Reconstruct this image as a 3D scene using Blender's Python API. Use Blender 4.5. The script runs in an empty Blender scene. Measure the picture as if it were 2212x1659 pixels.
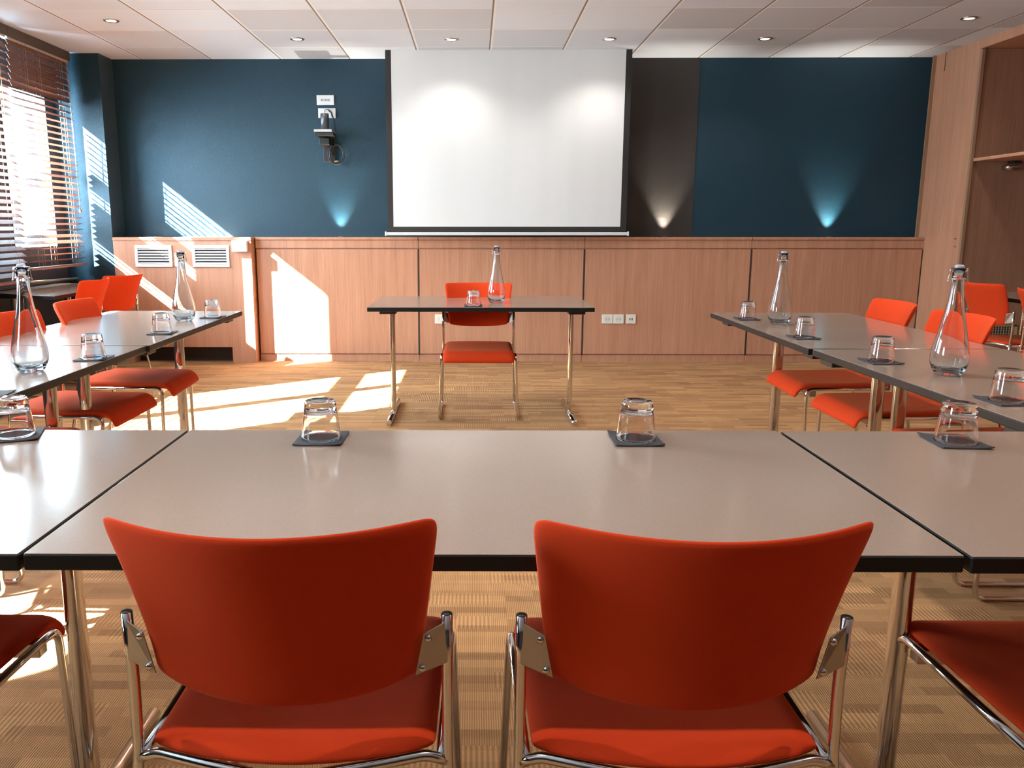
import bpy, bmesh, math, random
from mathutils import Vector, Matrix, Quaternion
random.seed(7)
PI = math.pi
S = bpy.context.scene
COL = S.collection

# ------------------------------------------------------------------ camera, world, sun, exposure
cam_d = bpy.data.cameras.new('camera'); cam = bpy.data.objects.new('camera', cam_d); COL.objects.link(cam)
cam.location = (0, 0, 1.219)
cam.rotation_euler = (PI/2 - 0.1897, 0, 0.0138)
cam_d.sensor_width = 36; cam_d.lens = 1783/2212*36
cam_d.shift_x = (1106-999.3)/2212; cam_d.clip_start = 0.05
S.camera = cam
S.view_settings.view_transform = 'Standard'; S.view_settings.look = 'None'
S.view_settings.gamma = 1; S.view_settings.use_curve_mapping = False
S.view_settings.exposure = 0.26
S.cycles.use_denoising = True
S.cycles.max_bounces = 10; S.cycles.diffuse_bounces = 5; S.cycles.glossy_bounces = 5
S.cycles.transmission_bounces = 10; S.cycles.transparent_max_bounces = 12
S.cycles.sample_clamp_indirect = 6

w = bpy.data.worlds.new('sky'); S.world = w; w.use_nodes = True
bg = w.node_tree.nodes['Background']; bg.inputs[0].default_value = (0.66, 0.85, 1.0, 1); bg.inputs[1].default_value = 62.0

sun_d = bpy.data.lights.new('sun', 'SUN'); sun = bpy.data.objects.new('sun', sun_d); COL.objects.link(sun)
sun_d.energy = 200.0; sun_d.angle = math.radians(0.53); sun_d.color = (0.78, 0.92, 1.0)
SUND = Vector((1.4, 1.0, -1.12)).normalized()
sun.rotation_mode = 'QUATERNION'; sun.rotation_quaternion = SUND.to_track_quat('-Z', 'Y')
sun.location = (-12, -6, 9)
DOWN_W = 15.0     # ceiling downlights
UP_W = 60.0        # ledge uplights

# ------------------------------------------------------------------ materials
def mat(name, base=(.8,.8,.8), rough=.5, metal=0.0, **kw):
    m = bpy.data.materials.new(name); m.use_nodes = True
    b = m.node_tree.nodes['Principled BSDF']
    b.inputs['Base Color'].default_value = (*base, 1); b.inputs['Roughness'].default_value = rough
    b.inputs['Metallic'].default_value = metal
    for k, v in kw.items():
        b.inputs[k.replace('_', ' ')].default_value = v
    return m
def N(m, t, **kw):
    n = m.node_tree.nodes.new(t)
    for k, v in kw.items(): setattr(n, k, v)
    return n
def L(m, a, b): m.node_tree.links.new(a, b)
def bsdf(m): return m.node_tree.nodes['Principled BSDF']
def coords(m, scale=(1,1,1), kind='Object'):
    tc = N(m, 'ShaderNodeTexCoord'); mp = N(m, 'ShaderNodeMapping'); mp.inputs['Scale'].default_value = scale
    L(m, tc.outputs[kind], mp.inputs['Vector']); return mp.outputs['Vector']
def noise(m, vec, scale=5, detail=3, rough=.5):
    n = N(m, 'ShaderNodeTexNoise'); L(m, vec, n.inputs['Vector'])
    n.inputs['Scale'].default_value = scale; n.inputs['Detail'].default_value = detail; n.inputs['Roughness'].default_value = rough
    return n.outputs['Fac']
def ramp(m, fac, stops):
    r = N(m, 'ShaderNodeValToRGB'); L(m, fac, r.inputs['Fac']); e = r.color_ramp.elements
    while len(e) < len(stops): e.new(.5)
    for el, (p, c) in zip(e, stops): el.position = p; el.color = (*c, 1)
    return r.outputs['Color']
def mixc(m, fac, a, b, mode='MIX'):
    x = N(m, 'ShaderNodeMix', data_type='RGBA', blend_type=mode)
    if isinstance(fac, (int, float)): x.inputs['Factor'].default_value = fac
    else: L(m, fac, x.inputs['Factor'])
    for s, v in (('A', a), ('B', b)):
        sock = [i for i in x.inputs if i.name == s and i.type == 'RGBA'][0]
        if isinstance(v, tuple): sock.default_value = (*v, 1)
        else: L(m, v, sock)
    return [o for o in x.outputs if o.type == 'RGBA'][0]
def math_(m, op, a, b=None, c=None):
    x = N(m, 'ShaderNodeMath', operation=op)
    for i, v in enumerate((a, b, c)):
        if v is None: continue
        if isinstance(v, (int, float)): x.inputs[i].default_value = v
        else: L(m, v, x.inputs[i])
    return x.outputs[0]
def bump(m, h, strength=.2, dist=.01):
    b = N(m, 'ShaderNodeBump'); b.inputs['Strength'].default_value = strength; b.inputs['Distance'].default_value = dist
    L(m, h, b.inputs['Height']); L(m, b.outputs['Normal'], bsdf(m).inputs['Normal'])

def wood(name, dark, light, rough=.45):
    m = mat(name, light, rough)
    n1 = noise(m, coords(m, (38, 38, 1.1)), 3, 5, .65)
    n2 = noise(m, coords(m, (9, 9, .5)), 2, 2)
    f = math_(m, 'ADD', math_(m, 'MULTIPLY', n1, .65), math_(m, 'MULTIPLY', n2, .35))
    L(m, ramp(m, f, [(.33, dark), (.62, light)]), bsdf(m).inputs['Base Color'])
    bump(m, n1, .06, .002)
    return m
M = {}
M['oak'] = wood('oak_laminate', (.40,.180,.102), (.54,.265,.160))
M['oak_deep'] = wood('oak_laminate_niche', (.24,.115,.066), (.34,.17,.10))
M['oak_edge'] = mat('oak_edge', (.30,.17,.10), .5)
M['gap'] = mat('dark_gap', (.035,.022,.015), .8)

# painted wall with a fine woven relief
def paint(name, c1, c2, rough):
    m = mat(name, c1, rough)
    a = noise(m, coords(m, (18, 18, 160)), 3, 3); b = noise(m, coords(m, (160, 160, 18)), 3, 2)
    h = math_(m, 'ADD', a, b)
    L(m, mixc(m, a, c1, c2), bsdf(m).inputs['Base Color']); bump(m, h, .55, .004); bsdf(m).inputs['Specular IOR Level'].default_value = .36; bsdf(m).inputs['Sheen Weight'].default_value = .10; bsdf(m).inputs['Sheen Roughness'].default_value = .4
    return m
M['blue'] = paint('blue_wallcovering', (.0026,.028,.049), (.0042,.038,.065), .36)
M['charcoal'] = paint('charcoal_panel_cover', (.030,.026,.024), (.040,.034,.031), .40)
M['darkwall'] = paint('dark_blue_grey_paint', (.012,.020,.030), (.016,.026,.038), .5)
M['rear'] = mat('dark_rear_wall', (.05,.04,.035), .8)
M['plain'] = paint('warm_white_paint', (.62,.56,.50), (.66,.60,.54), .7)

# ceiling: 0.607 m tiles, recessed bars along the room, thin white bars across
m = mat('ceiling_tiles', (.8,.78,.76), .85); M['ceiling'] = m
tc = N(m, 'ShaderNodeTexCoord'); sp = N(m, 'ShaderNodeSeparateXYZ'); L(m, tc.outputs['Object'], sp.inputs[0])
TS, GX, GY = .607, .129, 7.137
ux = math_(m, 'DIVIDE', math_(m, 'SUBTRACT', sp.outputs[0], GX - 20*TS), TS)
uy = math_(m, 'DIVIDE', math_(m, 'SUBTRACT', sp.outputs[1], GY - 20*TS), TS)
fx = math_(m, 'FRACT', ux); fy = math_(m, 'FRACT', uy)
dx = math_(m, 'MINIMUM', fx, math_(m, 'SUBTRACT', 1, fx)); dy = math_(m, 'MINIMUM', fy, math_(m, 'SUBTRACT', 1, fy))
lx = math_(m, 'LESS_THAN', dx, .022); lx2 = math_(m, 'LESS_THAN', math_(m, 'SUBTRACT', 1, fx), .020); ly = math_(m, 'LESS_THAN', dy, .018)
cb = N(m, 'ShaderNodeCombineXYZ'); L(m, math_(m, 'FLOOR', ux), cb.inputs[0]); L(m, math_(m, 'FLOOR', uy), cb.inputs[1])
wn = N(m, 'ShaderNodeTexWhiteNoise', noise_dimensions='2D'); L(m, cb.outputs[0], wn.inputs['Vector'])
tile = ramp(m, wn.outputs['Value'], [(0, (.56,.60,.66)), (.45, (.72,.79,.89)), (1, (.81,.89,.98))])
# some tiles are perforated with a fine dot grid
px_ = math_(m, 'SINE', math_(m, 'MULTIPLY', sp.outputs[0], 2*PI/.014)); py_ = math_(m, 'SINE', math_(m, 'MULTIPLY', sp.outputs[1], 2*PI/.014))
dots = math_(m, 'GREATER_THAN', math_(m, 'MULTIPLY', px_, py_), .35)
wn2 = N(m, 'ShaderNodeTexWhiteNoise', noise_dimensions='3D'); cb2 = N(m, 'ShaderNodeVectorMath', operation='ADD'); L(m, cb.outputs[0], cb2.inputs[0]); cb2.inputs[1].default_value = (3.3, 1.7, 5)
L(m, cb2.outputs[0], wn2.inputs['Vector'])
perf = math_(m, 'MULTIPLY', dots, math_(m, 'GREATER_THAN', wn2.outputs['Value'], .72))
c = mixc(m, math_(m, 'MULTIPLY', perf, .35), tile, (.45,.44,.42))
c = mixc(m, ly, c, (.95,.95,.95)); c = mixc(m, math_(m, 'LESS_THAN', math_(m, 'SUBTRACT', 1, fy), .007), c, (.36,.34,.33)); c = mixc(m, lx, c, (.93,.92,.91)); c = mixc(m, lx2, c, (.20,.185,.18))
L(m, c, bsdf(m).inputs['Base Color'])
hh = math_(m, 'SUBTRACT', 1, math_(m, 'MAXIMUM', lx, ly)); bump(m, hh, .5, .004)

# carpet tiles: planks of varied brown, fine ribs running away from the camera
m = mat('ribbed_carpet', (.3,.2,.12), .95); M['carpet'] = m
v = coords(m, (1, 1, 1))
def brick(wd, ht, off, c1, c2, seed):
    b = N(m, 'ShaderNodeTexBrick'); mp = N(m, 'ShaderNodeMapping'); L(m, v, mp.inputs['Vector']); mp.inputs['Location'].default_value = (seed, seed*.37, 0)
    L(m, mp.outputs['Vector'], b.inputs['Vector'])
    b.inputs['Scale'].default_value = 1; b.inputs['Brick Width'].default_value = wd; b.inputs['Row Height'].default_value = ht
    b.inputs['Mortar Size'].default_value = .0; b.offset = off; b.inputs['Bias'].default_value = 0
    b.inputs['Color1'].default_value = (*c1, 1); b.inputs['Color2'].default_value = (*c2, 1); b.inputs['Mortar'].default_value = (*c1, 1)
    return b.outputs['Color']
pa = brick(.25, .0415, .37, (.24,.106,.038), (.55,.285,.115), 11.3)
pb = brick(.50, .125, .5, (.31,.148,.054), (.45,.235,.09), 3.9)
c = mixc(m, .38, pa, pb)
sp = N(m, 'ShaderNodeSeparateXYZ'); L(m, v, sp.inputs[0])
rib = math_(m, 'SINE', math_(m, 'MULTIPLY', sp.outputs[0], 2*PI/.0060))
rib01 = math_(m, 'MULTIPLY_ADD', rib, .5, .5)
coarse = math_(m, 'MULTIPLY_ADD', math_(m, 'SINE', math_(m, 'MULTIPLY', sp.outputs[0], 2*PI/.013)), .5, .5)
sel = N(m, 'ShaderNodeSeparateColor'); L(m, brick(.25, .083, .37, (0,0,0), (1,1,1), 7.1), sel.inputs[0])
selm = math_(m, 'GREATER_THAN', sel.outputs[0], .80)
rr = math_(m, 'ADD', math_(m, 'MULTIPLY', rib01, math_(m, 'SUBTRACT', 1, selm)), math_(m, 'MULTIPLY', coarse, selm))
fz = noise(m, coords(m, (1, 1, 1)), 420, 2)
k = math_(m, 'MULTIPLY_ADD', rr, .45, .68); k = math_(m, 'MULTIPLY', k, math_(m, 'MULTIPLY_ADD', fz, .7, .65))
kc = N(m, 'ShaderNodeCombineColor'); [L(m, k, kc.inputs[i]) for i in range(3)]
L(m, mixc(m, 1, c, kc.outputs[0], 'MULTIPLY'), bsdf(m).inputs['Base Color'])
bump(m, math_(m, 'ADD', rr, fz), .5, .003)

# fabrics
def fabric(name, base, rough=.9):
    m = mat(name, base, rough); bsdf(m).inputs['Sheen Weight'].default_value = .15; bsdf(m).inputs['Sheen Roughness'].default_value = .45
    bsdf(m).inputs['Sheen Tint'].default_value = (1, .35, .12, 1); bsdf(m).inputs['Specular IOR Level'].default_value = .15
    vv = coords(m, (1, 1, 1)); n = noise(m, vv, 900, 2); n2 = noise(m, vv, 60, 3)
    d = tuple(x*.80 for x in base)
    L(m, mixc(m, math_(m, 'MULTIPLY_ADD', n, .7, math_(m, 'MULTIPLY', n2, .3)), d, base), bsdf(m).inputs['Base Color'])
    bump(m, n, .25, .001); return m
M['red'] = fabric('orange_red_fabric', (.62,.044,.007))
M['chrome'] = mat('chrome', (.72,.70,.68), .10, 1.0)
M['steel'] = mat('brushed_steel', (.45,.42,.39), .28, 1.0)
M['cap'] = mat('black_plastic', (.015,.014,.013), .4)
M['silverplastic'] = mat('silver_plastic', (.50,.50,.51), .35, .3)
M['greyplastic'] = mat('grey_metallic_paint', (.12,.125,.14), .32, .6)
M['palestopper'] = mat('pale_stopper', (.70,.72,.80), .2, 0, Transmission_Weight=.6)
M['white'] = mat('white_plastic', (.80,.79,.77), .4)
M['whitemetal'] = mat('white_painted_metal', (.70,.70,.69), .45)
M['cream'] = mat('cream_plastic', (.82,.77,.68), .4)
m = mat('grey_laminate', (.31,.225,.178), .16); M['laminate'] = m
vv = coords(m, (1,1,1)); n = noise(m, vv, 260, 3)
L(m, ramp(m, n, [(.3, (.262,.184,.142)), (.7, (.282,.199,.154))]), bsdf(m).inputs['Base Color'])
bsdf(m).inputs['IOR'].default_value = 1.75
M['edge'] = mat('black_edge', (.009,.007,.006), .42, 0, Specular_IOR_Level=.3)
M['coaster'] = mat('dark_felt_coaster', (.030,.026,.030), .8)
m = mat('projection_surface', (.74,.74,.73), .75); M['screen'] = m
L(m, ramp(m, noise(m, coords(m, (3.2,1,.25)), 1.4, 1), [(.35, (.755,.755,.745)), (.65, (.785,.785,.775))]), bsdf(m).inputs['Base Color'])
M['black'] = mat('black_border', (.016,.014,.014), .6)
m = mat('dark_wood_slat', (.17,.055,.028), .40); M['slat'] = m
L(m, ramp(m, noise(m, coords(m, (40,3,40)), 3, 4), [(.3, (.12,.038,.020)), (.7, (.22,.080,.042))]), bsdf(m).inputs['Base Color'])
M['valance'] = mat('dark_brown_valance', (.075,.050,.035), .45)
M['cord'] = mat('beige_cord', (.42,.30,.20), .8)
M['frame'] = mat('dark_window_frame', (.035,.035,.040), .4)
def clear(name, tint, rough=0.0, density=0.0, abs_col=(1,1,1)):
    m = bpy.data.materials.new(name); m.use_nodes = True; nt = m.node_tree; nt.nodes.remove(nt.nodes['Principled BSDF'])
    g = nt.nodes.new('ShaderNodeBsdfGlass'); g.inputs['Color'].default_value = (*tint, 1); g.inputs['IOR'].default_value = 1.48; g.inputs['Roughness'].default_value = rough
    nt.links.new(g.outputs[0], nt.nodes['Material Output'].inputs['Surface'])
    if density:
        a = nt.nodes.new('ShaderNodeVolumeAbsorption'); a.inputs['Color'].default_value = (*abs_col, 1); a.inputs['Density'].default_value = density
        nt.links.new(a.outputs[0], nt.nodes['Material Output'].inputs['Volume'])
    return m
M['glass'] = clear('clear_glass', (1,1,1))
M['bottleglass'] = clear('pale_blue_glass', (.97,.99,1.0), 0, 4.0, (.35,.72,.95))
m = bpy.data.materials.new('window_glass'); m.use_nodes = True; M['pane'] = m
nt = m.node_tree; nt.nodes.remove(nt.nodes['Principled BSDF'])
t = nt.nodes.new('ShaderNodeBsdfTransparent'); t.inputs[0].default_value = (.96,.98,.97,1); g = nt.nodes.new('ShaderNodeBsdfGlossy'); g.inputs['Roughness'].default_value = .02
mx = nt.nodes.new('ShaderNodeMixShader'); mx.inputs[0].default_value = .06
nt.links.new(t.outputs[0], mx.inputs[1]); nt.links.new(g.outputs[0], mx.inputs[2]); nt.links.new(mx.outputs[0], nt.nodes['Material Output'].inputs['Surface'])
def emit(name, col, s):
    m = bpy.data.materials.new(name); m.use_nodes = True; nt = m.node_tree; nt.nodes.remove(nt.nodes['Principled BSDF'])
    e = nt.nodes.new('ShaderNodeEmission'); e.inputs[0].default_value = (*col, 1); e.inputs[1].default_value = s
    nt.links.new(e.outputs[0], nt.nodes['Material Output'].inputs['Surface']); return m
M['lamp'] = emit('lit_lamp', (1, .86, .66), 14)

# ------------------------------------------------------------------ helpers
def link(name, bm, m, parent=None, smooth=False, bevel=0, sub=0):
    me = bpy.data.meshes.new(name); bmesh.ops.recalc_face_normals(bm, faces=bm.faces); bm.to_mesh(me); bm.free()
    me.materials.append(m)
    if smooth:
        for p in me.polygons: p.use_smooth = True
    o = bpy.data.objects.new(name, me); COL.objects.link(o)
    if parent is not None: o.parent = parent
    if bevel:
        b = o.modifiers.new('bevel', 'BEVEL'); b.width = bevel; b.segments = 3; b.limit_method = 'ANGLE'; b.angle_limit = math.radians(40)
    if sub:
        b = o.modifiers.new('sub', 'SUBSURF'); b.levels = sub; b.render_levels = sub
    return o
def box(bm, x0, x1, y0, y1, z0, z1, rot=None):
    vs = [bm.verts.new((x, y, z)) for x in (x0, x1) for y in (y0, y1) for z in (z0, z1)]
    if rot is not None:
        for q in vs: q.co = rot @ q.co
    for f in ((0,1,3,2),(4,6,7,5),(0,4,5,1),(2,3,7,6),(0,2,6,4),(1,5,7,3)): bm.faces.new([vs[i] for i in f])
    return vs
def BX(name, m, parent, *b, bevel=0):
    bm = bmesh.new(); box(bm, *b); return link(name, bm, m, parent, bevel=bevel)
def fillet(pts, r, n=5):
    pts = [Vector(p) for p in pts]; out = [pts[0]]
    for i in range(1, len(pts)-1):
        a, b, c = pts[i-1], pts[i], pts[i+1]
        d1 = (a-b); d2 = (c-b); l = min(r, d1.length*.45, d2.length*.45)
        p, q = b + d1.normalized()*l, b + d2.normalized()*l
        for k in range(n+1):
            t = k/n; out.append(p*(1-t)**2 + b*2*t*(1-t) + q*t*t)
    out.append(pts[-1]); return out
def tube(bm, pts, r, seg=12, r2=None, closed=False, cap=True):
    pts = [Vector(p) for p in pts]; n = len(pts); rings = []
    def tan(i):
        if closed: return (pts[(i+1) % n]-pts[i-1]).normalized()
        a = pts[max(i-1, 0)]; b = pts[min(i+1, n-1)]; return (b-a).normalized()
    t0 = tan(0); up = Vector((0,0,1)) if abs(t0.z) < .9 else Vector((0,1,0)); u = t0.cross(up).normalized()
    for i in range(n):
        t = tan(i); q = t0.rotation_difference(t); u = (q @ u); u = (u - t*u.dot(t)).normalized(); w_ = t.cross(u); t0 = t
        rings.append([bm.verts.new(pts[i] + u*math.cos(2*PI*k/seg)*r + w_*math.sin(2*PI*k/seg)*(r2 or r)) for k in range(seg)])
    for i in range(n if closed else n-1):
        a, b = rings[i], rings[(i+1) % n]
        for k in range(seg): bm.faces.new((a[k], a[(k+1) % seg], b[(k+1) % seg], b[k]))
    if not closed and cap:
        bm.faces.new(rings[0]); bm.faces.new(rings[-1])
def TB(name, m, parent, pts, r, fil=0, seg=12, r2=None, closed=False):
    bm = bmesh.new(); tube(bm, fillet(pts, fil) if fil else pts, r, seg, r2, closed); return link(name, bm, m, parent, smooth=True)
def lathe(bm, prof, seg=32, c=(0,0,0), sx=1, sy=1):
    rings = []
    for r, z in prof:
        if r < 1e-6: rings.append([bm.verts.new((c[0], c[1], c[2]+z))])
        else: rings.append([bm.verts.new((c[0]+r*sx*math.cos(2*PI*k/seg), c[1]+r*sy*math.sin(2*PI*k/seg), c[2]+z)) for k in range(seg)])
    for a, b in zip(rings, rings[1:]):
        for k in range(seg):
            k2 = (k+1) % seg
            if len(a) == 1 and len(b) == 1: continue
            if len(a) == 1: bm.faces.new((a[0], b[k2], b[k]))
            elif len(b) == 1: bm.faces.new((a[k], a[k2], b[0]))
            else: bm.faces.new((a[k], a[k2], b[k2], b[k]))
def LT(name, m, parent, prof, seg=32, c=(0,0,0), smooth=True, sx=1, sy=1):
    bm = bmesh.new(); lathe(bm, prof, seg, c, sx, sy); return link(name, bm, m, parent, smooth)
def tag(o, label, cat, group=None):
    o['label'] = label; o['category'] = cat
    if group: o['group'] = group
    return o
def thing(name, loc, rz, label, cat, group=None):
    o = bpy.data.objects.new(name, None); COL.objects.link(o); o.location = loc; o.rotation_euler = (0, 0, rz)
    o.empty_display_size = .1
    return tag(o, label, cat, group)
KIDS = {}
def kids(o): return [c for c in bpy.data.objects if c.parent is o]
def dup(src, loc, rz, label, group=None):
    r = src.copy(); COL.objects.link(r); r.location = loc; r.rotation_euler = (0, 0, rz); r['label'] = label
    if group: r['group'] = group
    def rec(a, b):
        for ch in kids(a):
            c = ch.copy(); COL.objects.link(c); c.parent = b; rec(ch, c)
    if src.name not in KIDS: KIDS[src.name] = 1
    rec(src, r); return r
def struct(o): o['kind'] = 'structure'; return o

# ------------------------------------------------------------------ room shell
CZ = 2.651; WY = 7.61; XL = -3.60; XR = 3.97; YB = -3.0
struct(BX('floor', M['carpet'], None, XL-.3, XR+.9, YB, WY+.2, -.1, 0))
struct(BX('ceiling', M['ceiling'], None, XL-.3, XR+.9, YB, WY+.2, CZ, CZ+.1))
struct(BX('wall_back', M['blue'], None, XL-.3, XR+.2, WY, WY+.2, 0, CZ))
struct(BX('wall_front', M['rear'], None, XL-.3, XR+.9, YB-.2, YB, 0, CZ))
# left wall with window openings (y0, y1, z0, z1)
OPEN = [(.35, 1.12, 1.0, 2.02), (3.33, 4.86, 1.0, 2.60), (5.79, 6.24, 1.41, 2.63), (6.50, 7.19, 1.03, 2.28)]
bm = bmesh.new(); y = YB
for a, b, c, d in OPEN:
    box(bm, XL-.05, XL, y, a, 0, CZ); box(bm, XL-.05, XL, a, b, 0, c); box(bm, XL-.05, XL, a, b, d, CZ); y = b
box(bm, XL-.05, XL, y, WY, 0, CZ)
struct(link('wall_left', bm, M['darkwall']))
struct(BX('wall_pillar', M['blue'], None, XL, -3.185, 7.34, WY, 0, CZ))
def window(i, y0, y1, z0, z1, mull=(), bars=(), fw=.035):
    bm = bmesh.new(); X0, X1 = XL-.035, XL+.005
    box(bm, X0, X1, y0, y0+fw*.4, z0, z1); box(bm, X0, X1, y1-fw*.4, y1, z0, z1); box(bm, X0, X1, y0, y1, z0, z0+fw*.5); box(bm, X0, X1, y0, y1, z1-fw*.3, z1)
    for q, wd in mull: box(bm, X0, X1, q-wd/2, q+wd/2, z0, z1)
    for q, wd in bars: box(bm, X0, X1, y0, y1, q-wd/2, q+wd/2)
    f = link('window_%d' % i, bm, M['frame'], None, bevel=.003); struct(f)
    p = BX('window_pane', M['pane'], f, XL-.024, XL-.018, y0, y1, z0, z1)
    return f
window(1, *OPEN[3]); window(2, *OPEN[2]); window(3, *OPEN[1], mull=[(4.15, .12)], bars=[(2.09, .14)])
window(4, *OPEN[0])
for a, b, c, d in OPEN:      # sky portals guide sampling through the openings
    ld = bpy.data.lights.new('window_portal', 'AREA'); ld.shape = 'RECTANGLE'; ld.size = d-c; ld.size_y = b-a; ld.cycles.is_portal = True
    lo = bpy.data.objects.new('window_portal', ld); COL.objects.link(lo); lo.location = (XL-.06, (a+b)/2, (c+d)/2); lo.rotation_euler = (0, -PI/2, 0)

# right side: fluted oak panel wall, coat niche, bulkhead
PW = XR
struct(BX('wall_right', M['oak'], None, PW, PW+.2, YB, 3.2, 0, CZ))
bm = bmesh.new(); box(bm, PW, PW+.62, 6.90, WY, 0, CZ)
wp = link('wall_right_panel', bm, M['oak']); struct(wp)
BX('panel_groove', M['gap'], wp, PW-.0015, PW, 7.40, 7.408, 2.50, CZ)
BX('corner_post', M['oak_edge'], wp, PW-.028, PW+.001, 7.545, 7.56, 0, CZ)
BX('panel_lip', M['oak_edge'], wp, PW-.004, PW+.02, 6.872, 6.90, 0, 2.575)
bm = bmesh.new(); lathe(bm, [(0,0),(.009,0),(.009,.004),(.005,.006),(0,.006)], 16)
for q in bm.verts: q.co = Vector((PW-q.co.z, 6.965+q.co.x, 1.052+q.co.y))
link('keyhole', bm, M['steel'], wp, True)
BX('keyhole_plate', M['gap'], wp, PW-.002, PW, 6.955, 6.985, 1.108, 1.114)
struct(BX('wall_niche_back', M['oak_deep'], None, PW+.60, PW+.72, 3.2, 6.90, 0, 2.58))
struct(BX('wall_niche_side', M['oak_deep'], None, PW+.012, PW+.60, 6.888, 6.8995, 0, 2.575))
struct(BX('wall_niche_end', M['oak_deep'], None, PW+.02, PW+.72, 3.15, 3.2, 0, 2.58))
struct(BX('ceiling_bulkhead', M['oak'], None, PW-.004, PW+.72, 3.2, 6.90, 2.58, CZ))
struct(BX('baseboard_niche', M['oak_edge'], None, PW+.02, PW+.6, 6.878, 6.888, 0, .07))
# niche grille low on the side panel
g = thing('wall_grille', (4.39, 6.885, .36), 0, 'small beige grille low on the panel behind the far right chair', 'vent')
bm = bmesh.new(); W_, H_ = .12, .045
box(bm, -W_, W_, -.008, 0, H_-.008, H_); box(bm, -W_, W_, -.008, 0, -H_, -H_+.008); box(bm, -W_, -W_+.008, -.008, 0, -H_, H_); box(bm, W_-.03, W_, -.008, 0, -H_, H_)
link('frame', bm, mat('beige_grille', (.40,.31,.16), .5), g)
bm = bmesh.new()
for k in range(9): box(bm, -W_+.02+k*.022, -W_+.024+k*.022, -.006, -.001, -H_, H_)
for k in range(3): box(bm, -W_, W_-.03, -.006, -.001, -.024+k*.022, -.021+k*.022)
link('grid', bm, mat('beige_grille_bars', (.36,.29,.18), .5), g)
BX('backing', M['gap'], g, -W_, W_-.03, -.001, 0, -H_, H_)
# shelf + rail
sh = thing('wall_shelf', (PW, 0, 1.735), 0, 'oak shelf high in the coat niche on the right wall', 'shelf')
BX('board', M['oak'], sh, .02, .59, 3.3, 6.885, -.012, .012, bevel=.002)
BX('bracket', M['cap'], sh, .30, .36, 6.80, 6.885, -.03, -.012)
rl = thing('coat_rail', (PW+.28, 0, 1.675), 0, 'steel coat rail under the oak niche shelf', 'rail')
TB('rod', M['steel'], rl, [(0, 3.3, 0), (0, 6.84, 0)], .016)
bm = bmesh.new(); tube(bm, [(0, 6.80, 0), (0, 6.887, 0)], .024, 16); link('end_socket', bm, M['chrome'], rl, True)

# ------------------------------------------------------------------ dark panel, screen
struct(BX('trim_1', M['charcoal'], None, .9, 1.963, WY-.004, WY, 1.1, CZ))
SX0, SX1, SY = -.745, 1.306, 7.25
sc_ = thing('projection_screen', (0, SY, 0), 0, 'large white projection screen with black border pulled down on the blue wall', 'screen')
BX('screen_surface', M['screen'], sc_, SX0+.048, SX1-.05, -.002, 0, 1.209, CZ)
bm = bmesh.new(); box(bm, SX0, SX0+.048, -.003, .001, 1.163, CZ); box(bm, SX1-.05, SX1, -.003, .001, 1.163, CZ); box(bm, SX0+.048, SX1-.05, -.003, .001, 1.163, 1.209)
link('border', bm, M['black'], sc_)
bm = bmesh.new(); box(bm, SX0-.016, SX1+.02, -.012, .012, 1.136, 1.163); link('bottom_bar', bm, M['whitemetal'], sc_, bevel=.004)
for x_ in (SX0-.02, SX1+.02): BX('end_cap_or_hole', M['white'], sc_, x_-.006, x_+.006, -.014, .014, 1.132, 1.168, bevel=.003)
TB('roller_casing', M['black'], sc_, [(SX0, .03, CZ+.004), (SX1, .03, CZ+.004)], .012)

# ------------------------------------------------------------------ low cabinets along the wall
CF = 7.46
def cabinet(i, x0, x1, label):
    c_ = thing('wall_cabinet', ((x0+x1)/2, CF, 0), 0, label, 'cabinet', 'low oak cabinets along the wall'); h = (x1-x0)/2
    BX('carcass', M['oak'], c_, -h+.002, h-.002, .004, WY-CF, .0, 1.09)
    BX('door', M['oak'], c_, -h+.007, h-.007, -.014, .004, .070, 1.010, bevel=.002)
    BX('top_rail', M['oak'], c_, -h+.002, h-.002, -.012, .004, 1.022, 1.090)
    BX('plinth', M['oak'], c_, -h+.002, h-.002, -.004, .004, 0, .060)
    BX('shadow_gap', M['gap'], c_, h-.006, h+.006, -.0165, .003, .062, 1.012)
    BX('ledge', M['oak'], c_, -h+.003, h-.003, -.022, WY-CF, 1.094, 1.117, bevel=.002)
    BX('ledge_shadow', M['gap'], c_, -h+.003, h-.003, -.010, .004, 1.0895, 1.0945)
xs = [-1.955, -.498, .982, 2.461, 3.969]
labs = ['low oak cabinet panel beside the white grilles, in the big sun patch', 'low oak cabinet panel directly behind the presenter table', 'low oak cabinet panel with the three wall sockets', 'low oak cabinet panel furthest right, ending at the tall oak panel']
for i in range(4): cabinet(i, xs[i], xs[i+1], labs[i])
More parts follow.
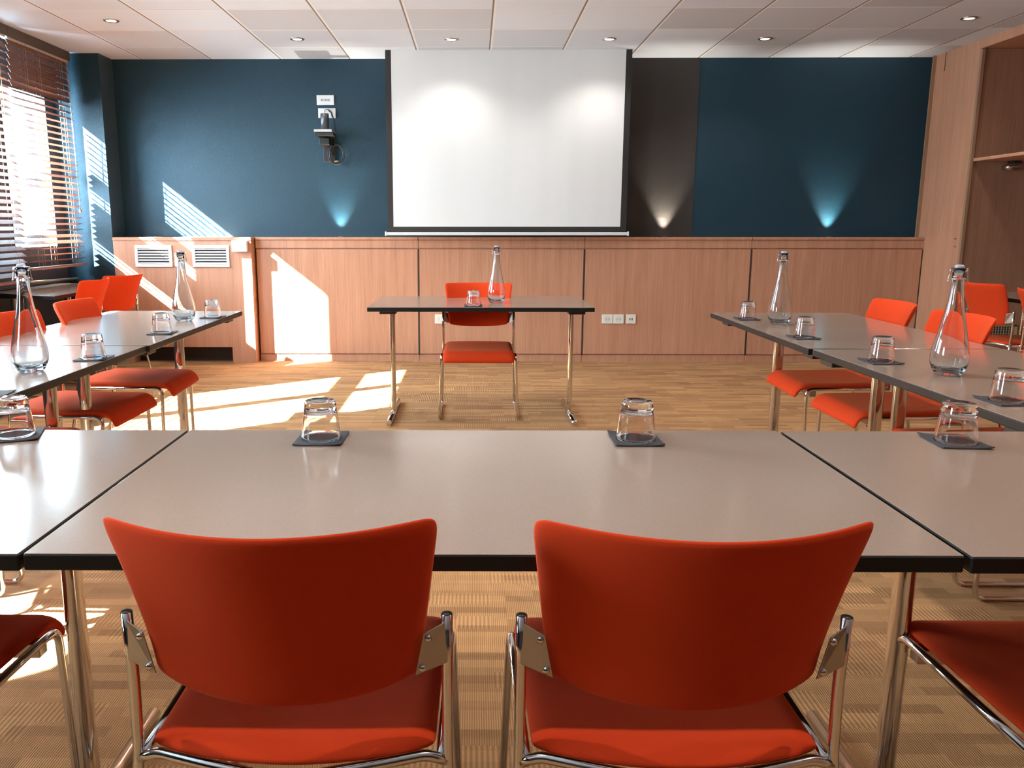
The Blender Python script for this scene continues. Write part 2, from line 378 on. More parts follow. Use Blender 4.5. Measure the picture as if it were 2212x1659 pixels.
# ventilation cabinet, a little proud of the others
vc = thing('ventilation_cabinet', (-2.56, 7.34, 0), 0, 'oak boxed-in unit with two white grilles left of the sun patch', 'cabinet')
x0, x1 = -3.185+2.56, -1.966+2.56
bm = bmesh.new(); D = WY-7.34
box(bm, x0, x1, 0, D, .143, 1.09); box(bm, x1-.21, x1, 0, D, 0, .143); box(bm, x0, x0+.12, 0, D, 0, .143)
link('casing', bm, M['oak'], vc)
BX('recess', M['gap'], vc, x0+.12, x1-.21, .12, .14, 0, .143)
BX('top_board', M['oak'], vc, x0, x1+.004, -.01, D, 1.09, 1.117, bevel=.002)
def grille(xc, label):
    g = thing('air_grille', (xc, 7.34, .954), 0, label, 'vent', 'white air grilles'); W_, H_ = .164, .095
    bm = bmesh.new(); t = .026
    box(bm, -W_, W_, -.014, 0, H_-t, H_); box(bm, -W_, W_, -.014, 0, -H_, -H_+t); box(bm, -W_, -W_+t, -.014, 0, -H_+t, H_-t); box(bm, W_-t, W_, -.014, 0, -H_+t, H_-t)
    link('frame', bm, M['whitemetal'], g, bevel=.002)
    bm = bmesh.new()
    for k in range(6):
        z = -H_+t+.008+k*.0245; R = Matrix.Translation((0, -.0095, z)) @ Matrix.Rotation(math.radians(36), 4, 'X')
        box(bm, -W_+t, W_-t, -.0095, .0095, -.0014, .0014, R)
    link('louvres', bm, M['whitemetal'], g)
    BX('backing', M['gap'], g, -W_+t, W_-t, -.0012, -.0004, -H_+t, H_-t)
grille(-2.83, 'white louvred air grille nearest the window pillar'); grille(-2.322, 'white louvred air grille beside the white junction box')
jb = tag(BX('junction_box', M['white'], None, -2.119, -1.990, 7.28, 7.339, .995, 1.088, bevel=.004), 'plain white box fixed under the ledge beside the right air grille', 'box')

# ------------------------------------------------------------------ sockets
def socket(loc, label, data=False, w_=.048, group='wall sockets on the low cabinets'):
    s = thing('wall_socket', loc, 0, label, 'socket', group)
    BX('plate', M['cream'], s, -w_, w_, -.009, 0, -.042, .042, bevel=.003)
    if not data:
        bm = bmesh.new(); lathe(bm, [(0,-.001),(.019,-.001),(.021,.0005),(.023,.0005),(.023,-.002)], 24)
        for q in bm.verts: q.co = Vector((q.co.x, -.0095-q.co.z, q.co.y))
        link('socket_well', bm, mat('cream_well', (.50,.46,.40), .5), s, True)
        for x_ in (-.0095, .0095): BX('contact_hole', M['cap'], s, x_-.003, x_+.003, -.0115, -.009, -.003, .003)
    else:
        BX('data_port', M['cap'], s, -.014, -.006, -.0105, -.009, -.010, .010); BX('data_port', M['cap'], s, .006, .014, -.0105, -.009, -.010, .010)
YS = CF-.0145
socket((1.203, YS, .390), 'cream power socket, leftmost of the three right of the presenter table')
socket((1.303, YS, .390), 'cream power socket, middle of the three right of the presenter table')
socket((1.415, YS, .390), 'white data socket with two dark ports, rightmost of the three', True, .044)
socket((-.305, YS, .388), 'cream power socket half hidden behind the presenter chair')

# ------------------------------------------------------------------ ceiling downlights / uplights
def spot(name, loc, parent, power, ang, blend, col, up=False, size=.03):
    ld = bpy.data.lights.new(name, 'SPOT'); ld.energy = power; ld.spot_size = math.radians(ang); ld.spot_blend = blend; ld.color = col; ld.shadow_soft_size = size
    lo = bpy.data.objects.new(name, ld); COL.objects.link(lo); lo.parent = parent; lo.location = loc
    if up: lo.rotation_euler = (PI-math.radians(6), 0, 0)
    return lo
dl0 = None
def downlight(x, y, label, group='round ceiling downlights', power=None):
    global dl0
    if dl0 is None:
        d = thing('ceiling_downlight', (x, y, CZ), 0, label, 'ceiling light', group)
        LT('trim_ring', M['steel'], d, [(.036,-.001),(.036,-.006),(.050,-.007),(.055,-.003),(.055,0)], 28)
        LT('lamp', M['lamp'], d, [(0,-.0035),(.034,-.0035),(.034,-.001)], 24)
        spot('lamp_light', (0, 0, -.02), d, DOWN_W, 128, .7, (1.0, .95, .88))
        dl0 = d
    else:
        d = dup(dl0, (x, y, CZ), 0, label, group)
        if power:
            lo = [q for q in kids(d) if q.type == 'LIGHT'][0]; lo.data = lo.data.copy(); lo.data.energy = power
for x, y, l in ((-1.387, 6.823, 'lit ceiling downlight above the blue wall left of the projection screen'),
        (-2.584, 6.214, 'lit ceiling downlight nearest the window blinds'),
        (-.183, 6.856, 'lit ceiling downlight above the left half of the screen'), (1.051, 6.857, 'lit ceiling downlight above the right half of the screen'),
        (2.264, 6.857, 'lit ceiling downlight above the blue wall right of the screen'), (3.476, 6.231, 'lit ceiling downlight nearest the oak niche')):
    downlight(x, y, l)
for y, row in ((4.95, 'far'), (3.0, 'middle'), (1.15, 'front')):  # unseen lamp rows added as fill light above the tables
    for x, cn in ((-2.7, 'nearest the windows'), (-.9, 'second from the windows'), (.9, 'third from the windows'), (2.7, 'nearest the right wall')):
        downlight(x, y, 'added unseen fill downlight over the %s tables, %s' % (row, cn), 'added fill downlights over the seating area', 54 if row == 'front' else 52)
for x, l in ((-1.205, 'small uplight in the ledge under the wall socket plates'), (1.706, 'small uplight in the ledge on the dark wall section'), (3.176, 'small uplight in the ledge on the plain blue wall at right')):
    u = thing('ledge_uplight', (x, 7.550, 1.117), 0, l, 'light', 'ledge uplights')
    LT('housing', M['steel'], u, [(.018,0),(.020,.003),(.014,.004),(.013,.002)], 20)
    LT('lamp', M['lamp'], u, [(0,.0022),(.0128,.0022),(.0128,.001)], 16)
    spot('lamp_light', (0, .0, .012), u, UP_W, 66, 1.0, (1.0, .92, .78), up=True, size=.010)

# ------------------------------------------------------------------ wall plates and camera mount
def wallplate(loc, label, cable):
    p = thing('socket_plate', loc, 0, label, 'socket', 'white plates above the camera mount')
    BX('plate', M['white'], p, -.077, .077, -.010, 0, -.042, .042, bevel=.003)
    if not cable:
        for x_ in (-.028, .0, .028): BX('port', mat('pale_grey', (.45,.45,.45), .5), p, x_-.012, x_+.012, -.0115, -.010, -.010, .010)
        for x_ in (-.032, .024, .004): BX('pin_hole', M['cap'], p, x_-.0022, x_+.0022, -.0125, -.010, -.004, .004)
    else:
        TB('plug', M['cap'], p, [(.02, -.01, .022), (.02, -.03, .020), (.045, -.04, .0), (.055, -.04, -.04)], .008, .01, 8)
        TB('thin_lead', M['cap'], p, [(-.02, -.01, .005), (-.015, -.03, .025), (.02, -.03, .030)], .0025, .01, 6)
wallplate((-1.315, WY-.0, 2.305), 'upper white socket plate on the blue wall', False)
wallplate((-1.305, WY-.0, 2.195), 'lower white socket plate with a black plug in it', True)
mt = thing('camera_mount', (-1.30, WY, 1.90), 0, 'black wall bracket with shelf, grey cylinder camera and coiled cables beside the screen', 'camera mount')
BX('back_plate', M['cap'], mt, -.045, .065, -.018, 0, -.125, .10, bevel=.004)
BX('arm', M['cap'], mt, -.055, .035, -.16, -.018, .01, .07, bevel=.006)
BX('lower_shelf', M['cap'], mt, -.082, .082, -.22, -.04, .082, .112, bevel=.006)
BX('shelf', M['silverplastic'], mt, -.085, .072, -.23, -.03, .114, .134, bevel=.005)
LT('camera_body', M['greyplastic'], mt, [(0,.136),(.036,.136),(.036,.272),(.033,.276),(0,.276)], 28, (-.005, -.13, 0))
LT('camera_foot', M['cap'], mt, [(0,.132),(.020,.132),(.020,.137),(0,.137)], 20, (-.005, -.13, 0))
cc = mt; CO = Vector((0, -.03, -.04))
bm = bmesh.new()
for j in range(5):
    rr_ = .070+.007*random.random(); cx, cy = .082+.008*random.uniform(-1,1), -.02+.008*random.uniform(-1,1)
    tube(bm, [(cx+rr_*.9*math.cos(t*2*PI/28), -.035-.007*j, cy+rr_*1.15*math.sin(t*2*PI/28)) for t in range(28)], .0052, 8, closed=True)
[setattr(q, 'co', q.co+CO) for q in bm.verts]; coil = link('cable_coil', bm, M['cap'], cc, True)
bm = bmesh.new()
for j in range(4):
    tube(bm, fillet([(.0+.02*j, -.06, .13), (-.02+.03*j, -.07, .08), (.03+.01*j, -.05, .02), (.05+.012*j, -.035, -.03)], .03), .0035, 6)
tube(bm, fillet([(.055, -.01, .30), (.075, -.02, .20), (.06, -.05, .13)], .04), .004, 6)
[setattr(q, 'co', q.co+CO) for q in bm.verts]; link('loose_lead', bm, M['cap'], cc, True)
bm = bmesh.new(); tube(bm, [(.062, -.045, -.085), (.095, -.045, -.082)], .008, 10); [setattr(q, 'co', q.co+CO) for q in bm.verts]; link('cable_tie', bm, mat('tan_tie', (.5,.38,.28), .6), coil, True)

# ------------------------------------------------------------------ wooden blinds
def blind(y0, y1, zb, label, tilt, cords, pull=None, xp=-3.43, zlow=0, zhigh=9):
    b = thing('wooden_blind', (xp, y0, 0), 0, label, 'blind', 'dark wooden blinds'); Wd = y1-y0
    BX('valance', M['valance'], b, .012, .026, -.01, Wd+.01, CZ-.075, CZ-.001, bevel=.003)
    BX('headrail', M['whitemetal'], b, -.03, .012, 0, Wd, CZ-.086, CZ-.035)  # rail's white also stands in for light leaking under the valance
    bm = bmesh.new(); z = zb+.055; n = 0
    while z < CZ-.10:
        R = Matrix.Translation((0, 0, z)) @ Matrix.Rotation(math.radians((64 if z > zhigh else tilt if (z > zlow or n % 9 in (3, 4)) else -16)+random.uniform(-2.5, 2.5)), 4, 'Y')
        box(bm, -.025, .025, .005, Wd-.005, -.0014, .0014, R); z += .0487; n += 1
    link('slats', bm, M['slat'], b)
    for cy in cords:
        bm = bmesh.new()
        for xx in (-.024, .024): tube(bm, [(xx, cy, zb+.02), (xx, cy, CZ-.08)], .0013, 5)
        tube(bm, [(0, cy+.012, zb-.02), (0, cy+.012, CZ-.08)], .0013, 5)
        z = zb+.05
        while z < CZ-.1: tube(bm, [(-.024, cy, z), (.024, cy, z-.01)], .001, 4, cap=False); z += .0487
        link('ladder_cord', bm, M['cord'], b)
    bm = bmesh.new(); box(bm, -.028, .028, .0, Wd, zb-.011, zb+.011); link('bottom_rail', bm, M['slat'], b, bevel=.004)
    if pull:
        bm = bmesh.new(); tube(bm, [(.034, pull, CZ-.08), (.034, pull+.015, 2.0), (.034, pull+.03, 1.36)], .002, 5); tube(bm, [(.034, pull+.012, CZ-.08), (.036, pull+.022, 2.0), (.034, pull+.032, 1.36)], .002, 5)
        link('pull_cord', bm, M['cord'], b)
        LT('cord_tassel', mat('light_wood_tassel', (.45,.20,.12), .5), b, [(0,.03),(.006,.028),(.013,0),(.011,-.006),(0,-.008)], 14, (.034, pull+.031, 1.335))
blind(6.355, 7.28, .885, 'dark wooden slatted blind over the bright window by the blue pillar', 30, (.22, .42, .78), .84, zlow=1.74, zhigh=2.24)
blind(5.05, 6.33, .80, 'lower hanging wooden blind cut off by the left picture edge', 36, (.3, .80, 1.15), zhigh=2.5)
blind(2.9, 5.03, .95, 'wooden slatted blind over the wide middle window', 26, (.3, 1.1, 1.9))
wl = thing('window_handle_rod', (-3.47, 6.3, .80), 0, 'thin brass rod resting on the sill beneath the blind', 'rod')
TB('rod', mat('brass_rod', (.45,.33,.20), .35, .8), wl, [(0.02, .05, -.012), (-.01, .95, -.035)], .008)
BX('window_sill', M['darkwall'], struct(BX('trim_2', M['darkwall'], None, XL, XL+.10, 5.0, 7.33, .72, .745)), 0, 0, 0, 0, 0, 0) if False else struct(BX('trim_2', M['darkwall'], None, XL, XL+.07, 5.3, 7.33, .745, .757))

# ------------------------------------------------------------------ tables
def tleg(parent, x, y, top, along='y', length=.68, foot_r=.017, a=.017, b=.028):
    l = thing('x', (0,0,0), 0, 'x', 'x'); bpy.data.objects.remove(l)
    sx, sy = (a, b) if along == 'y' else (b, a)
    bm = bmesh.new(); lathe(bm, [(1,foot_r*1.4),(1,top)], 28, (x, y, 0), sx, sy); col = link('leg', bm, M['chrome'], parent, True)
    h = length/2; p = [(x, y-h, foot_r), (x, y+h, foot_r)] if along == 'y' else [(x-h, y, foot_r), (x+h, y, foot_r)]
    bm = bmesh.new(); tube(bm, p, foot_r, 20); ft = link('foot', bm, M['chrome'], parent, True)
    for f in ft.data.polygons:
        if len(f.vertices) > 4: f.use_smooth = False
    w2 = .05
    if along == 'y': BX('mount_plate', M['cap'], parent, x-w2, x+w2, y-.30, y+.30, top-.016, top+.008, bevel=.003)
    else: BX('mount_plate', M['cap'], parent, x-.30, x+.30, y-w2, y+w2, top-.016, top+.008, bevel=.003)
def table(name, loc, rz, lx, ly, H_, label, legs, along, cat='table', group=None, thick=.027):
    """origin at the near-left corner of the top, on the floor"""
    t = thing(name, loc, rz, label, cat, group)
    BX('tabletop', M['edge'], t, .0015, lx-.0015, .0015, ly-.0015, H_-thick, H_-.0012, bevel=.003)
    BX('laminate_surface', M['laminate'], t, .003, lx-.003, .003, ly-.003, H_-.0013, H_, bevel=.0006)
    for (x, y) in legs: tleg(t, x, y, H_-thick-.008, along, foot_r=.017)
    return t
TX, TY, TR, TD, TH_ = -.672, 1.146, .0079, .762, .74
def rowpt(a, b): return (TX + a*math.cos(TR) - b*math.sin(TR), TY + a*math.sin(TR) + b*math.cos(TR), 0)
G = 'grey conference tables set in a U'
table('conference_table', rowpt(0, 0), TR, 1.4, TD, TH_, 'grey-topped table in the front row behind the two big red chairs', [(.12, .384), (1.28, .384)], 'y', group=G)
table('conference_table', rowpt(-1.402, -.002), TR, 1.4, TD, TH_, 'grey-topped front row table cut off at the left picture edge', [(.12, .384), (1.28, .384)], 'y', group=G)
table('conference_table', rowpt(1.405, -.004), TR, 1.4, TD, TH_, 'grey-topped front row table cut off at the right picture edge', [(.12, .384), (1.28, .384)], 'y', group=G)
table('conference_table', (-2.075, 3.305, 0), .003, .757, 1.385, TH_, 'left side table at the far end of the U, sunlit end', [(.42, .11), (.42, 1.27)], 'x', group=G)
table('conference_table', (-2.10, 1.925, 0), -.004, .767, 1.376, TH_, 'left side table nearer the camera, carrying the big bottle', [(.42, .12), (.42, 1.25)], 'x', group=G)
table('conference_table', (1.325, 3.259, 0), .002, .767, 1.375, TH_, 'right side table at the far end of the U', [(.34, .10), (.34, 1.22)], 'x', group=G)
table('conference_table', (1.362, 1.935, 0), .022, .767, 1.306, TH_, 'right side table nearer the camera, carrying the big bottle', [(.32, .12), (.32, 1.22)], 'x', group=G)
PT = table('presenter_table', (-.64, 4.91, 0), 0, 1.36, .80, .740, 'grey table with black edge standing alone before the screen', [(.115, .39), (1.265, .39)], 'y')
# side tables in the background
sl = thing('side_table', (-3.24, 6.3, 0), 0, 'grey table under the window blinds with two chairs at it', 'table')
bm = bmesh.new(); poly = [(-.33, -.30), (.24, -.60), (.34, -.62), (.34, .60), (-.33, .70)]
def prism(bm, poly, z0, z1):
    a = [bm.verts.new((x, y, z0)) for x, y in poly]; b = [bm.verts.new((x, y, z1)) for x, y in poly]
    bm.faces.new(a); bm.faces.new(b)
    for i in range(len(poly)): j = (i+1) % len(poly); bm.faces.new((a[i], a[j], b[j], b[i]))
prism(bm, poly, .713, .739); link('tabletop', bm, M['edge'], sl, bevel=.003)
bm = bmesh.new(); prism(bm, [(x*.985, y*.99) for x, y in poly], .7388, .740); link('laminate_surface', bm, M['laminate'], sl)
tleg(sl, -.18, -.20, .705, 'x', .30); tleg(sl, -.10, .45, .705, 'x', .40)
table('side_table', (3.60, 4.75, 0), 0, .80, 1.42, TH_, 'grey table with black edge standing in the oak coat niche', [(.40, .14), (.40, 1.28)], 'x')

# ------------------------------------------------------------------ chairs
def make_chair(loc, rz, label, group):
    c_ = thing('stacking_chair', loc, rz, label, 'chair', group)
    # backrest: curved upholstered shell
    bm = bmesh.new(); NU, NV = 28, 12; T = .026
    def P(u, v, off):
        # v 0 bottom .. 1 top
        zb = .547 + .014*u*u + .010*abs(u)**6; zt = .841 - .003*(1-u*u); z = zb + (zt-zb)*v
        hw = .197 + (.229-.197)*((z-.58)/.258)
        cr = .0
        bow = .062 + .020*(z-.56)/.27
        y = -.002 - .074*max(0, (z-.60)/.238)**1.25 - bow*(1-abs(u)**2.0) + off
        return Vector((hw*u, y, z))
    def outline(a, b):   # keep corner rounding: map square to rounded square
        return a, b
    g1 = [[None]*(NV+1) for _ in range(NU+1)]; g2 = [[None]*(NV+1) for _ in range(NU+1)]
    for i in range(NU+1):
        for j in range(NV+1):
            u = -1+2*i/NU; v = j/NV
            du = (1-abs(u))*.21; dv = min(v, 1-v)*.26
            e = min(du, dv); e = min(e, .022)/.022; th = T/2*(.35+.65*math.sqrt(max(0, 1-(1-e)**2)))
            # rounded corners
            uu, vv_ = u, v
            if abs(u) > .93 and v > .93:
                k_ = (abs(u)-.93)/.07; l_ = (v-.93)/.07; s_ = 1/math.sqrt(k_*k_+l_*l_)*max(k_, l_) if k_+l_ > 0 else 1
                uu = math.copysign(.93+.07*k_*s_, u); vv_ = .93+.07*l_*s_
            g1[i][j] = bm.verts.new(P(uu, vv_, -th)); g2[i][j] = bm.verts.new(P(uu, vv_, th))
    for i in range(NU):
        for j in range(NV):
            bm.faces.new((g1[i][j], g1[i+1][j], g1[i+1][j+1], g1[i][j+1])); bm.faces.new((g2[i][j], g2[i][j+1], g2[i+1][j+1], g2[i+1][j]))
    for i in range(NU):
        bm.faces.new((g1[i][0], g2[i][0], g2[i+1][0], g1[i+1][0])); bm.faces.new((g1[i][NV], g1[i+1][NV], g2[i+1][NV], g2[i][NV]))
    for j in range(NV):
        bm.faces.new((g1[0][j], g1[0][j+1], g2[0][j+1], g2[0][j])); bm.faces.new((g1[NU][j], g2[NU][j], g2[NU][j+1], g1[NU][j+1]))
    link('backrest', bm, M['red'], c_, True, sub=1)
    # seat: dished pad with a waterfall front
    bm = bmesh.new(); NU, NV = 20, 22
    def Q(u, v, top):
        hw = .2195 + .005*v
        if v < .86:
            y = .006 + v/.86*.408; z = .443 - .010*v; ny, nz = 0, 1
        else:
            a = (v-.86)/.14*1.35; y = .414 + .046*math.sin(a); z = .4344 - .048*(1-math.cos(a)) - (.018*(v-.86)/.14); ny, nz = math.sin(a), math.cos(a)
        y -= .050*(1-u*u)*max(0, 1-v*4)**1.0
        e = min((1-abs(u))*.21, v*.46, (1-v)*.46+.004); e = min(e, .018)/.018; th = .036*(.25+.75*math.sqrt(max(0, 1-(1-e)**2)))
        dish = -.008*(1-u*u)*math.sin(PI*min(v/.86, 1))
        if top: return Vector((hw*u, y+ny*th*.4, z+nz*th*.4+dish))
        return Vector((hw*u*.985, y-ny*th*.5, z-nz*th*.5+dish*.4))
    g1 = [[bm.verts.new(Q(-1+2*i/NU, j/NV, False)) for j in range(NV+1)] for i in range(NU+1)]
    g2 = [[bm.verts.new(Q(-1+2*i/NU, j/NV, True)) for j in range(NV+1)] for i in range(NU+1)]
    for i in range(NU):
        for j in range(NV):
            bm.faces.new((g1[i][j], g1[i][j+1], g1[i+1][j+1], g1[i+1][j])); bm.faces.new((g2[i][j], g2[i+1][j], g2[i+1][j+1], g2[i][j+1]))
        bm.faces.new((g1[i][0], g1[i+1][0], g2[i+1][0], g2[i][0])); bm.faces.new((g1[i][NV], g2[i][NV], g2[i+1][NV], g1[i+1][NV]))
    for j in range(NV):
        bm.faces.new((g1[0][j], g2[0][j], g2[0][j+1], g1[0][j+1])); bm.faces.new((g1[NU][j], g1[NU][j+1], g2[NU][j+1], g2[NU][j]))
    link('seat', bm, M['red'], c_, True, sub=1)
    r = .0085
    for s in (-1, 1):
        path = fillet([(s*.2265, .000, .428), (s*.231, .408, .424), (s*.248, .402, r), (s*.250, -.078, r), (s*.236, .000, .42), (s*.2355, .004, .55), (s*.2355, -.004, .662)], .035, 6)
        f = TB('side_frame', M['chrome'], c_, path, r, 0, 14)
        bm = bmesh.new(); tube(bm, [(s*.2355, -.0040, .660), (s*.2355, -.0041, .6630)], r-.0016, 14); link('end_cap_or_hole', bm, M['cap'], f, True)  # dark disc paints the shade inside the open tube end
        # back bracket: tapered steel plate with two bolts
        bm = bmesh.new(); pts = [(s*.238, -.006, .654), (s*.203, -.0265, .642), (s*.190, -.0215, .574), (s*.237, -.004, .586)]
        a = [bm.verts.new(p) for p in pts]; b_ = [bm.verts.new((p[0], p[1]-.003, p[2])) for p in pts]
        bm.faces.new(a); bm.faces.new(b_)
        for i in range(4): j = (i+1) % 4; bm.faces.new((a[i], a[j], b_[j], b_[i]))
        br = link('bracket', bm, M['steel'], c_, bevel=.001)
        for bx_, by_, bz_ in ((s*.209, -.0265, .634), (s*.200, -.0235, .585)):
            bm = bmesh.new(); lathe(bm, [(.0055,-.002),(.0055,.001),(.003,.0028),(0,.003)], 14)
            for q in bm.verts: q.co = Vector((bx_+q.co.x, by_-q.co.z, bz_+q.co.y))
            link('bolt', bm, M['chrome'], br, True)
    TB('crossbar', M['chrome'], c_, fillet([(-.234, -.002, .422), (-.205, -.006, .434), (-.13, -.034, .436), (0, -.058, .426), (.13, -.034, .436), (.205, -.006, .434), (.234, -.002, .422)], .045), .0085, 0, 14)
    BX('under_seat_plate', M['steel'], c_, -.220, .220, .355, .385, .386, .416, bevel=.002)
    return c_
GU = 'orange-red chairs round the U of tables'
ch0 = make_chair((-.274, 1.125, 0), 0, 'large red chair in the foreground, left of the pair, back to camera', GU)
def chair(x, y, rz, label, group=GU): return dup(ch0, (x, y, 0), rz, label, group)
chair(.306, 1.122, 0, 'large red chair in the foreground, right of the pair, back to camera')
chair(-1.068, 1.12, 0, 'dark red seat with chrome rail at the bottom left picture corner')
chair(1.078, 1.12, 0, 'dark red seat with chrome rail at the bottom right picture corner')
cpres = chair(.030, 5.515, PI, 'red chair facing the camera behind the presenter table', 'presenter chair')
del cpres['group']
Lx, Rx = -1.965, 2.055
for i, (y, l) in enumerate(((4.215, 'orange chair at the far end of the left side table'), (3.60, 'orange chair second from the far end, left side table, behind the big bottle'),
        (2.90, 'red chair third from the far end on the left side, mostly hidden under the table'), (2.30, 'red chair nearest the camera on the left side, only its chrome runner showing'))):
    chair(Lx if i else Lx, y, -PI/2 + (.04, -.02, .01, 0)[i], l)
for i, (y, l) in enumerate(((4.235, 'orange chair at the far end of the right side table'), (3.625, 'orange chair second from the far end, right side table, behind the big bottle'),
        (2.93, 'red chair third from the far end on the right side, mostly hidden under the table'), (2.32, 'red chair nearest the camera on the right side, only its chrome runner showing'))):
    chair(Rx, y, PI/2 + (-.03, .02, 0, 0)[i], l)
GB = 'red chairs at the background side tables'
chair(-2.84, 6.00, PI/2, 'red chair seen from behind at the window table, the nearer of two', GB)
chair(-2.85, 6.56, PI/2-.30, 'red chair seen from behind at the window table, closer to the oak unit', GB)
chair(3.55, 5.72, -PI/2+.05, 'red chair seen from behind at the niche table, fully in view', GB)
chair(3.52, 5.06, -PI/2+.03, 'red chair at the niche table cut off by the right picture edge', GB)

# ------------------------------------------------------------------ glasses, coasters, bottles
cs0 = None; gl0 = None
GG, GC, GBt = 'upturned drinking glasses', 'dark square coasters', 'pale glass bottles'
def coaster(x, y, z, rz, label):
    global cs0
    if cs0 is None:
        bm = bmesh.new(); n = 8; h = .054; a = {}
        for s_ in (0, 1):
            for i in range(n+1):
                for j in range(n+1):
                    X = -h+2*h*i/n; Y = -h*1.15+2*h*1.15*j/n; cr = (abs(X)/h*abs(Y)/(h*1.15))**3
                    a[s_, i, j] = bm.verts.new((X, Y, .0006+.0028*s_+.004*cr*(1 if X*Y < 0 else .35)))
        for i in range(n):
            for j in range(n):
                bm.faces.new((a[1,i,j], a[1,i+1,j], a[1,i+1,j+1], a[1,i,j+1])); bm.faces.new((a[0,i,j], a[0,i,j+1], a[0,i+1,j+1], a[0,i+1,j]))
        for i in range(n):
            for (p, q) in (((i,0),(i+1,0)), ((i+1,n),(i,n)), ((0,i+1),(0,i)), ((n,i),(n,i+1))):
                bm.faces.new((a[0,p[0],p[1]], a[0,q[0],q[1]], a[1,q[0],q[1]], a[1,p[0],p[1]]))
        o = link('coaster', bm, M['coaster']); cs0 = tag(o, label, 'coaster', GC)
    else:
        o = cs0.copy(); COL.objects.link(o); o['label'] = label
    o.location = (x, y, z); o.rotation_euler = (0, 0, rz)
def tumbler(x, y, z, label):
    global gl0
    if gl0 is None:
        o = [(.0440,.0),(.0445,.0012),(.0440,.010),(.0412,.032),(.0380,.056),(.0372,.062),(.0352,.080),(.0340,.086),(.0315,.0885),(.020,.0870),(0,.0866)]
        i = [(0,.0655),(.024,.0660),(.0320,.0640),(.0350,.0600),(.0362,.055),(.0394,.032),(.0423,.008),(.0428,.0008)]
        bm = bmesh.new(); seg = 48; rings = []
        prof = o+i
        for r, zz in prof:
            rings.append([bm.verts.new((0, 0, zz))] if r == 0 else [bm.verts.new((r*math.cos(2*PI*k/seg), r*math.sin(2*PI*k/seg), zz)) for k in range(seg)])
        for q in range(len(rings)):
            a, b = rings[q], rings[(q+1) % len(rings)]
            if len(a) == 1 and len(b) == 1: continue
            for k in range(seg):
                k2 = (k+1) % seg
                if len(a) == 1: bm.faces.new((a[0], b[k2], b[k]))
                elif len(b) == 1: bm.faces.new((a[k], a[k2], b[0]))
                else: bm.faces.new((a[k], a[k2], b[k2], b[k]))
        ob = link('drinking_glass', bm, M['glass'], None, True); gl0 = tag(ob, label, 'glass', GG)
    else:
        ob = gl0.copy(); COL.objects.link(ob); ob['label'] = label
    ob.location = (x, y, z)
for x, y, zt, rz, l in (
    (-.347, 1.822, .74, 0, 'front row table, left of centre'), (.368, 1.827, .74, 0, 'front row table, right of centre'),
    (1.082, 1.815, .74, -.06, 'right front row table'), (-1.060, 1.840, .74, .35, 'front row table, at the left picture edge'),
    (-1.390, 2.966, .74, .1, 'left side table, just beyond the big bottle'), (-1.409, 3.690, .74, .1, 'left side table, just before the far bottle'),
    (-1.385, 4.350, .74, 0, 'left side table, beyond the far bottle'), (1.420, 4.300, .74, 0, 'right side table, at its far left tip'),
    (1.430, 3.575, .74, 0, 'right side table, just right of the far bottle'), (1.452, 2.930, .74, 0, 'right side table, just beyond the big bottle'),
    (1.472, 2.255, .74, .05, 'right side table, at the right picture edge'), (-.004, 5.015, .74, 0, 'presenter table before the screen')):
    coaster(x, y, zt, rz, 'dark coaster on the ' + l)
    tumbler(x, y-.004, zt+.0036, 'upturned glass on the ' + l)
coaster(-1.395, 2.300, .74, .1, 'dark square coaster at the left picture edge, left side table')
tumbler(-1.42, 2.295, .7436, 'clear upturned glass at the left picture edge, left side table near end')

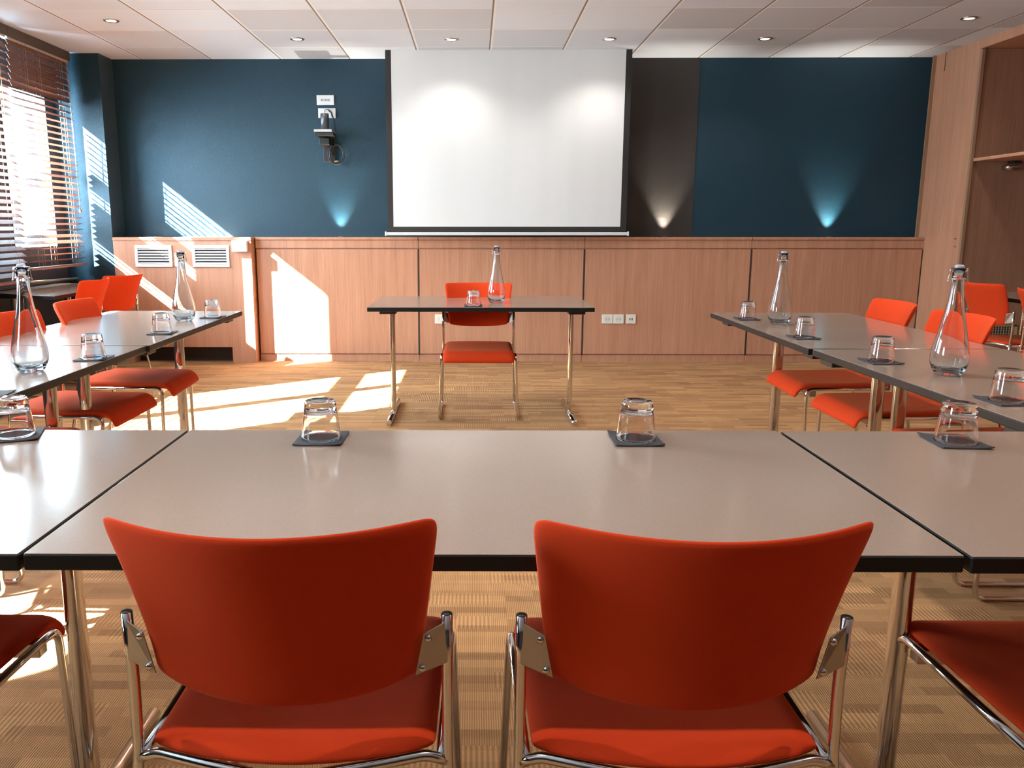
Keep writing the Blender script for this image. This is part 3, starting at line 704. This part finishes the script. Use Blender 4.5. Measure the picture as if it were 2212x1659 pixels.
bt0 = None
def bottle(x, y, z, label, rz=0):
    global bt0
    if bt0 is not None:
        return dup(bt0, (x, y, z), rz, label, GBt)
    b = thing('glass_bottle', (x, y, z), rz, label, 'bottle', GBt)
    out = [(0,.004),(.026,.003),(.034,.0),(.040,.003),(.0485,.018),(.0550,.036),(.0570,.052),(.0562,.070),(.0530,.092),(.0470,.120),(.0400,.152),(.0330,.186),(.0270,.218),(.0230,.248),(.0200,.275),(.0188,.300),(.0190,.305),(.0205,.308),(.0205,.3135),(.0185,.317),(.0188,.330),(.0215,.3345),(.0240,.339),(.0240,.3435),(.0215,.3465)]
    inn = [(.0150,.3465),(.0148,.300),(.0170,.275),(.0200,.248),(.0240,.218),(.0300,.186),(.0370,.152),(.0440,.120),(.0500,.092),(.0532,.070),(.0540,.052),(.0518,.038),(.0440,.022),(.030,.0150),(.012,.0165),(0,.0175)]
    LT('bottle_body', M['bottleglass'], b, out+inn, 40)
    # thick domed foot with small cut facets
    bm = bmesh.new()
    tube(bm, [(.0215*math.cos(t*2*PI/20), .0215*math.sin(t*2*PI/20), .3115) for t in range(20)], .0012, 6, closed=True)
    for s in (-1, 1):
        tube(bm, fillet([(s*.0220, 0, .3115), (s*.0300, .004, .3020), (s*.0270, .006, .3110), (s*.0245, .004, .3300), (s*.0235, 0, .3460)], .004), .0012, 6)
    link('wire_clip', bm, M['chrome'], b, True)
    LT('stopper', M['palestopper'], b, [(0,.330),(.0125,.331),(.0130,.3465),(.0140,.3480),(.0140,.3530),(.010,.3560),(0,.3565)], 24)
    bt0 = b; return b
bottle(-1.479, 2.700, .74, 'big pale glass bottle on the left side table nearest the camera', .5)
bottle(-1.476, 4.175, .74, 'pale glass bottle on the left side table between two upturned glasses, far end', .3)
bp = bottle(.140, 5.205, .74, 'pale glass bottle standing on the presenter table', 0)
bottle(1.508, 4.085, .74, 'pale glass bottle on the right side table, far end', -.2)
br_ = bottle(1.550, 2.680, .74, 'big pale glass bottle on the right side table with etched lettering', -.4)
# etched lettering wrapped round the bottle
def lettering(parent, z, size, ang, wr):
    cu = bpy.data.curves.new('lettering', 'FONT'); cu.body = 'AIT'; cu.size = size; cu.extrude = 0.0001; cu.align_x = 'CENTER'
    to = bpy.data.objects.new('lettering_tmp', cu); COL.objects.link(to); dg = bpy.context.evaluated_depsgraph_get(); dg.update()
    me = bpy.data.meshes.new_from_object(to.evaluated_get(dg)); bpy.data.objects.remove(to)
    for q in me.vertices:
        a = ang + q.co.x/wr; zz = z+q.co.y; rr_ = wr + .0005 + q.co.z
        q.co = (rr_*math.sin(a), -rr_*math.cos(a), zz)
    me.materials.clear(); me.materials.append(M['white']); o = bpy.data.objects.new('lettering', me); COL.objects.link(o); o.parent = parent
    o['label'] = 'small white etched letters'
lettering(br_, .062, .016, .85, .0572)
